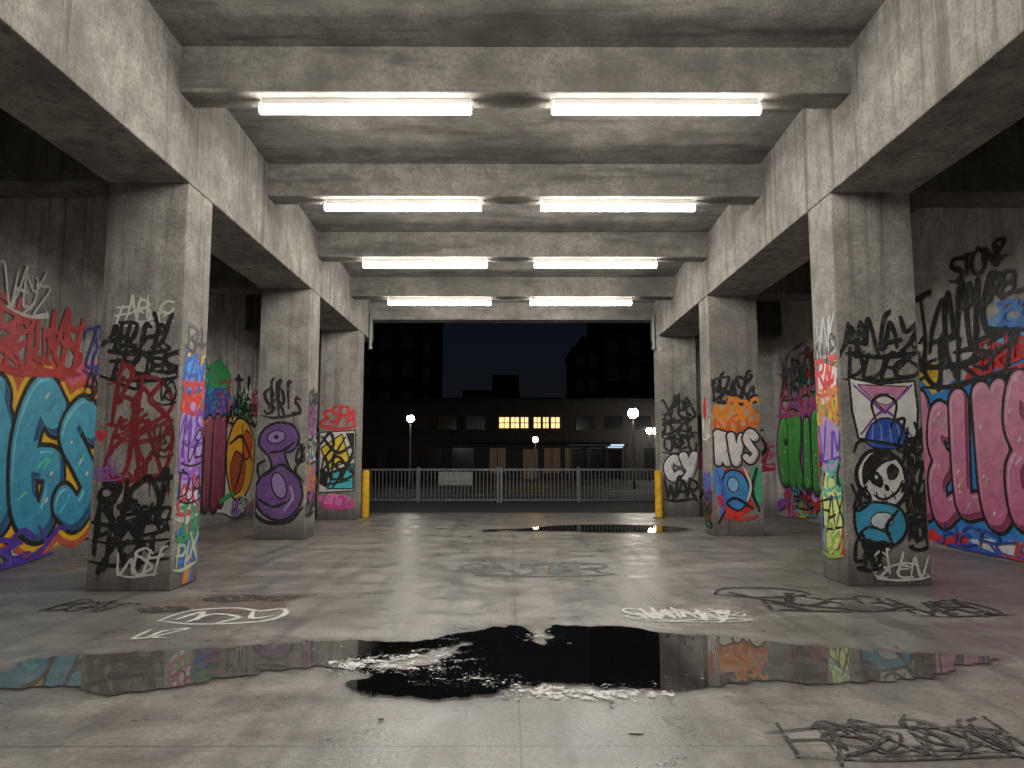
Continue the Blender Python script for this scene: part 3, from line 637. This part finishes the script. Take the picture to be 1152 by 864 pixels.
# ------------------------------------------------------------------ puddles
def puddle_mat():
    m=bpy.data.materials.new('puddle_water'); g=N(m)
    tc=g.n('ShaderNodeTexCoord').outputs['Object']
    sp=g.n('ShaderNodeSeparateColor'); g.put(sp.inputs[0],g.n('ShaderNodeAttribute',attribute_name='Col').outputs['Color'])
    d,speck,murk=sp.outputs[0],sp.outputs[1],sp.outputs[2]
    n1=g.noise(tc,5,4,.74); n2=g.noise(tc,34,4,.85); n3=g.noise(tc,9,4,.8,.8)
    dd=g.math('ADD',g.math('SUBTRACT',d,.5),g.math('MULTIPLY',g.math('SUBTRACT',n1,.5),.20))
    dd=g.math('ADD',dd,g.math('MULTIPLY',g.math('SUBTRACT',n2,.5),.10))
    W=g.mr(dd,-.012,.012)
    damp=g.math('MULTIPLY',g.mr(dd,-.16,-.0),.25)
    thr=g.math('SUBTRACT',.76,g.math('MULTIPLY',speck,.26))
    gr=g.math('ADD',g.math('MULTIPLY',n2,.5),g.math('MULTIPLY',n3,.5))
    grains_glints=g.math('MULTIPLY',g.mr(g.math('SUBTRACT',gr,thr),0,.010),g.mr(speck,.05,.15))  # white flecks: residue, plus tube glare on wet floor painted as colour
    fb=g.mix(g.mr(n1,.35,.65),(.085,.078,.068),(.145,.135,.12))
    base=g.mix(murk,(.005,.005,.005),fb)
    pw=g.n('ShaderNodeBsdfPrincipled'); g.put(pw.inputs['Base Color'],base); pw.inputs['Roughness'].default_value=.0
    g.put(pw.inputs['IOR'],g.math('ADD',1.33,g.math('MULTIPLY',murk,.5)))
    pd=g.n('ShaderNodeBsdfPrincipled'); pd.inputs['Base Color'].default_value=(.10,.09,.078,1); pd.inputs['Roughness'].default_value=.3
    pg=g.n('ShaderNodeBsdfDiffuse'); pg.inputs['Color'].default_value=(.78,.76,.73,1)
    tr=g.n('ShaderNodeBsdfTransparent')
    def ms(f,a,b):
        x=g.n('ShaderNodeMixShader'); g.put(x.inputs[0],f); g.put(x.inputs[1],a); g.put(x.inputs[2],b); return x.outputs[0]
    a=ms(damp,tr.outputs[0],pd.outputs[0]); a=ms(W,a,pw.outputs[0]); a=ms(grains_glints,a,pg.outputs[0])
    g.out(a); return m
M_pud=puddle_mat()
def puddle(P,holes,murkf,speckf,res=.022,z=.012,edge=.34):
    P=closed(P,5); xs=[p[0] for p in P]; ys=[p[1] for p in P]
    us=np.arange(min(xs)-edge-.05,max(xs)+edge+.05,res); vs=np.arange(min(ys)-edge-.05,max(ys)+edge+.05,res)
    def f(U,V):
        F=poly_sdf(P,U,V)
        for h in holes: F=np.maximum(F,-poly_sdf(closed(h,4),U,V))
        return F+.03*np.sin(U*9+1.3*np.sin(V*7))*np.cos(V*11+U*3)+.015*np.sin(U*31+V*17)
    U,V=np.meshgrid(us,vs); F=f(U,V)
    v,fc=march(us,vs,F,edge,merge=False); A=np.array(v); d=np.clip(.5-f(A[:,0],A[:,1]),0,1)
    C=np.stack([d,speckf(A[:,0],A[:,1]),murkf(A[:,0],A[:,1]),np.ones(len(A))],1).astype(np.float32)
    me=bpy.data.meshes.new('puddle'); me.from_pydata([(x,y,z) for x,y in v],[],fc); me.update()
    at=me.color_attributes.new('Col','FLOAT_COLOR','POINT'); at.data.foreach_set('color',C.ravel())
    me.materials.append(M_pud); link(bpy.data.objects.new('puddle',me))
gs=lambda X,Y,x,y,sx,sy:np.exp(-((X-x)/sx)**2-((Y-y)/sy)**2)
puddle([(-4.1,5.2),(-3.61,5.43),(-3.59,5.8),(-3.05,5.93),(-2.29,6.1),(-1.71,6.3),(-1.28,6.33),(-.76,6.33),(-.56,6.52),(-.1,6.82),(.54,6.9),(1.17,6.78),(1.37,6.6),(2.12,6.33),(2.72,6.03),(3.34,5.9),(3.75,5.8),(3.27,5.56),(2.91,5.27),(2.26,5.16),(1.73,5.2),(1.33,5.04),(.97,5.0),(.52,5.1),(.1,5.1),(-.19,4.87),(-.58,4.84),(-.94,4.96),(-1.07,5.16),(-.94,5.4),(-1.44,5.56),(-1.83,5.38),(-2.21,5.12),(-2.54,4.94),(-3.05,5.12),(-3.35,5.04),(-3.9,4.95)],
 [[(-.9,5.5),(-.96,5.7),(-.72,5.9),(-.42,6.25),(-.33,6.2),(-.5,5.8),(-.62,5.55)],[(.16,6.95),(.2,6.5),(.26,6.25),(.32,6.5),(.32,6.95)]],
 lambda x,y:np.clip((np.abs(x-.1)-1.15)*3,0,.9),
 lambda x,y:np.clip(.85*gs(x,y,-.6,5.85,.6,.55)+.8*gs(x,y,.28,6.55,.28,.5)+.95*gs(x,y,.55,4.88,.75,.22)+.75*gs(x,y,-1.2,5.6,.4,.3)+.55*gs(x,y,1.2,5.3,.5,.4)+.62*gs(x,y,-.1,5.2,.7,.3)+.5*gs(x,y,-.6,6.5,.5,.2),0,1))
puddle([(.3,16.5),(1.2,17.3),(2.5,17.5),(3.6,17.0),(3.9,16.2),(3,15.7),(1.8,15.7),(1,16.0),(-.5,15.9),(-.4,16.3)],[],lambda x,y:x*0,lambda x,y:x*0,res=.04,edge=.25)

# ------------------------------------------------------------------ bollards
M_yel=simple('yellow_paint',(.75,.42,.02),.45,nz=.2); M_dk=simple('dark_steel',(.05,.05,.05),.5,.6,nz=0); M_gal=simple('galvanised_steel',(.20,.20,.205),.5,.3,nz=0)
for x,y in ((-3.80,19.75),(3.95,19.75)):
    e=empty('yellow_bollard')
    tube('post',(x,y,0.012),(x,y,1.2),.1,M_yel,e,20); sphere('cap',(x,y,1.2),.1,M_yel,e,.45); tube('base_plate',(x,y,0),(x,y,.012),.16,M_dk,e,20)
for x in (XLi+.06,XRi-.06):
    e=empty('drain_pipe'); tube('pipe',(x,20.2,4.6),(x,20.2,5.5),.05,M_gal,e); tube('collar',(x,20.2,4.55),(x,20.2,4.62),.065,M_gal,e)
# ------------------------------------------------------------------ fence
e=empty('metal_fence'); FY=27.0
b=[(-9,9,FY-.02,FY+.02,1.14,1.2),(-9,9,FY-.02,FY+.02,.06,.1)]
b+=[(x-.011,x+.011,FY-.011,FY+.011,.1,1.14) for x in np.arange(-8.9,9,.135)]
multibox('rails_and_pickets',b,M_gal,e)
multibox('posts',[(x-.035,x+.035,FY-.035,FY+.035,-.02,1.26) for x in (-8.9,-6.2,-3.3,-.42,-.3,2.5,5.4,8.3)],M_gal,e)
# ------------------------------------------------------------------ street lamps
M_lamp=simple('lamp_glass',(.9,.9,.9),.3,emit=(1,.93,.8),es=80,nz=0)
M_lampw=simple('warm_lamp_glass',(.9,.9,.9),.3,emit=(1,.62,.25),es=45,nz=0)
for x,y,h,r,ml in ((-5.35,40,3.75,.2,M_lamp),(6.7,40,4.05,.28,M_lamp),(10.4,55,3.7,.24,M_lamp),(11.4,58,3.8,.24,M_lamp),(1.75,50,2.9,.2,M_lampw)):
    e=empty('street_lamp')
    tube('pole',(x,y,-.02),(x,y,h-.15),.06,M_gal,e,12,.04); tube('foot',(x,y,-.02),(x,y,.35),.1,M_dk,e,12,.08); sphere('globe',(x,y,h),r,ml,e,us=10,vs=6); tube('hood',(x,y,h+r*.8),(x,y,h+r*1.15),r*.6,M_dk,e,14,.04); tube('neck',(x,y,h-r*1.2),(x,y,h-r*.8),.07,M_dk,e,12)
# ------------------------------------------------------------------ buildings
M_b1=simple('dark_facade',(.032,.032,.035),.85,nz=.3); M_b2=simple('brick_facade',(.045,.04,.038),.85,nz=.3); M_wd=simple('dark_window',(.02,.022,.026),.15,nz=0)
M_lit=simple('lit_window',(.6,.5,.3),.5,emit=(1,.70,.30),es=1.4,nz=0); M_lit2=simple('dim_window',(.2,.2,.2),.5,emit=(.75,.8,.75),es=.03,nz=0); M_cool=simple('shelter_light',(.5,.5,.5),.5,emit=(.55,.75,1),es=1.0,nz=0)
M_amb=simple('amber_window',(.1,.08,.06),.5,emit=(1,.6,.3),es=.02,nz=0)
M_fr=simple('window_frame',(.07,.07,.07),.6,nz=0)
for mm in (M_lit,M_lit2,M_cool,M_amb):
    try: mm.cycles.emission_sampling='NONE'
    except Exception: pass
def tower(name,x0,x1,y,d,h,fl,nw,mat,seed=0,steps=()):
    R=random.Random(seed); e=empty(name)
    box('walls',x0,x1,y,y+d,-.02,h,mat,e); box('parapet',x0-.15,x1+.15,y-.15,y+d+.15,h,h+.5,mat,e)
    for i,(a,c,hh) in enumerate(steps): box('roof_block',a,c,y+2,y+d-2,h+.5,h+hh,mat,e)
    w=(x1-x0)/nw; fh=h/fl; dk=[];lt=[];sl=[]
    for j in range(fl):
        sl.append((x0-.05,x1+.05,y-.08,y-.002,j*fh-.02,j*fh+.18))
        for i in range(nw):
            q=(x0+w*(i+.22),x0+w*(i+.78),y-.03,y+.05,j*fh+fh*.3,j*fh+fh*.82)
            (lt if R.random()<.015 else dk).append(q)
    multibox('windows',dk,M_wd,e); multibox('floor_bands',sl,M_fr,e)
    if lt: multibox('lit_windows',lt,M_lit2,e)
tower('tower_block',-34,-11,88,18,31,9,9,M_b1,1,[(-28,-20,3.5)]); tower('annex_building',-10.9,-9.3,90,12,20,6,1,M_b1,2)
tower('office_building',-9.2,8.8,92,14,8.8,3,9,M_b2,3,[(-6,1.3,1.6),(-2.2,1.2,3.6)])
tower('tower_block',11.2,34,88,18,33,10,9,M_b1,4,[(16,24,3)]); tower('annex_building',7.9,11.1,90,12,15,5,2,M_b1,5,[(9,10.5,2)])
e=empty('brick_building'); LY=60
box('walls',-16,17,LY,LY+10,-.02,6.2,M_b2,e); box('parapet',-16.15,17.15,LY-.15,LY+10.1,6.2,6.5,M_b1,e); box('canopy',-3,9,LY-1.4,LY-.01,2.9,3.1,M_b1,e)
lit=[(-.85,.0),(.1,.8),(.9,1.55),(1.95,2.55),(2.7,3.2),(3.35,4.1)]
multibox('lit_windows',[(a,c,LY-.03,LY+.02,4.1,5.0) for a,c in lit],M_lit,e)
multibox('window_frames',[(a-.05,c+.05,LY-.06,LY-.035,zz,zz+.06) for a,c in lit for zz in (4.05,4.5,4.98)]+[(x-.03,x+.03,LY-.062,LY-.032,4.1,5.0) for a,c in lit for x in (a,(a+c)/2,c)],M_fr,e)
multibox('dark_windows',[(x,x+1.5,LY-.03,LY+.02,4.0,5.1) for x in list(np.arange(-15,-2,2.3))+list(np.arange(5.4,16,2.3))]+[(x,x+1.7,LY-.03,LY+.02,.8,2.5) for x in list(np.arange(-15,-3,2.6))+[10.9,13.5]],M_wd,e)
multibox('shop_windows',[(x,x+1.3,LY-.03,LY+.02,.5,2.5) for x in (-1.6,2.8,4.5,6.2,7.9)],M_amb,e)
multibox('shop_mullions',[(x+.6,x+.68,LY-.05,LY-.032,.5,2.5) for x in (-1.6,2.8,4.5,6.2,7.9)],M_fr,e)
box('door',1.1,2.3,LY-.035,LY+.02,0,2.4,M_amb,e)
e=empty('bus_shelter'); sx,sy=4.2,50
multibox('posts',[(sx+a-.04,sx+a+.04,sy+bb-.04,sy+bb+.04,-.02,2.45) for a in (0,1.2,2.4,3.6) for bb in (0,1.3)],M_dk,e)
box('roof',sx-.2,sx+3.8,sy-.2,sy+1.5,2.45,2.6,M_dk,e,bevel=.02); box('back_glass',sx+.05,sx+3.55,sy+1.32,sy+1.34,.3,2.3,M_wd,e)
box('bench_seat',sx+.3,sx+2.6,sy+.9,sy+1.2,.42,.47,M_fr,e); multibox('bench_legs',[(sx+a,sx+a+.05,sy+1.0,sy+1.1,-.02,.42) for a in (.4,1.4,2.45)],M_dk,e)
box('light_strip',sx+2.4,sx+3.5,sy+.4,sy+.5,2.36,2.44,M_cool,e); box('sign_panel',sx+2.6,sx+3.5,sy-.23,sy-.205,2.47,2.58,M_cool,e)
M_bar=simple('white_barrier_paint',(.7,.7,.68),.6); e=empty('road_barrier')
pr=[(0,-.02),(0,.12),(.16,.3),(.22,.8),(.36,.8),(.42,.3),(.58,.12),(.58,-.02)]
v=[(-4.4,46+a,c) for a,c in pr]+[(-2.3,46+a,c) for a,c in pr]; k=len(pr)
mesh_obj('barrier_body',v,[tuple(range(k)),tuple(range(k,2*k))]+[(i,(i+1)%k,k+(i+1)%k,k+i) for i in range(k)],M_bar,e,bevel=.01)

# ------------------------------------------------------------------ world
w=bpy.data.worlds.new('World'); sc.world=w; w.use_nodes=True; nt=w.node_tree
bg=nt.nodes['Background']; sky=nt.nodes.new('ShaderNodeTexSky'); sky.sky_type='NISHITA'; sky.sun_disc=False
sky.sun_elevation=math.radians(6); sky.sun_rotation=math.radians(180)
mx=nt.nodes.new('ShaderNodeMix'); mx.data_type='RGBA'; mx.blend_type='MULTIPLY'; mx.inputs[0].default_value=1; mx.inputs[7].default_value=(.48,.50,.95,1)
nt.links.new(sky.outputs[0],mx.inputs[6]); nt.links.new(mx.outputs[2],bg.inputs[0]); bg.inputs[1].default_value=.0026
try: w.cycles.sampling_method='NONE'
except Exception as ex: print(ex)

# ------------------------------------------------------------------ camera
cd=bpy.data.cameras.new('camera'); cam=bpy.data.objects.new('camera',cd); link(cam)
cd.sensor_width=36; cd.lens=26; cd.clip_end=1500; cam.location=(0,0,1.5)
cam.rotation_euler=(math.radians(90+5.9),0,math.radians(-.2)); sc.camera=cam
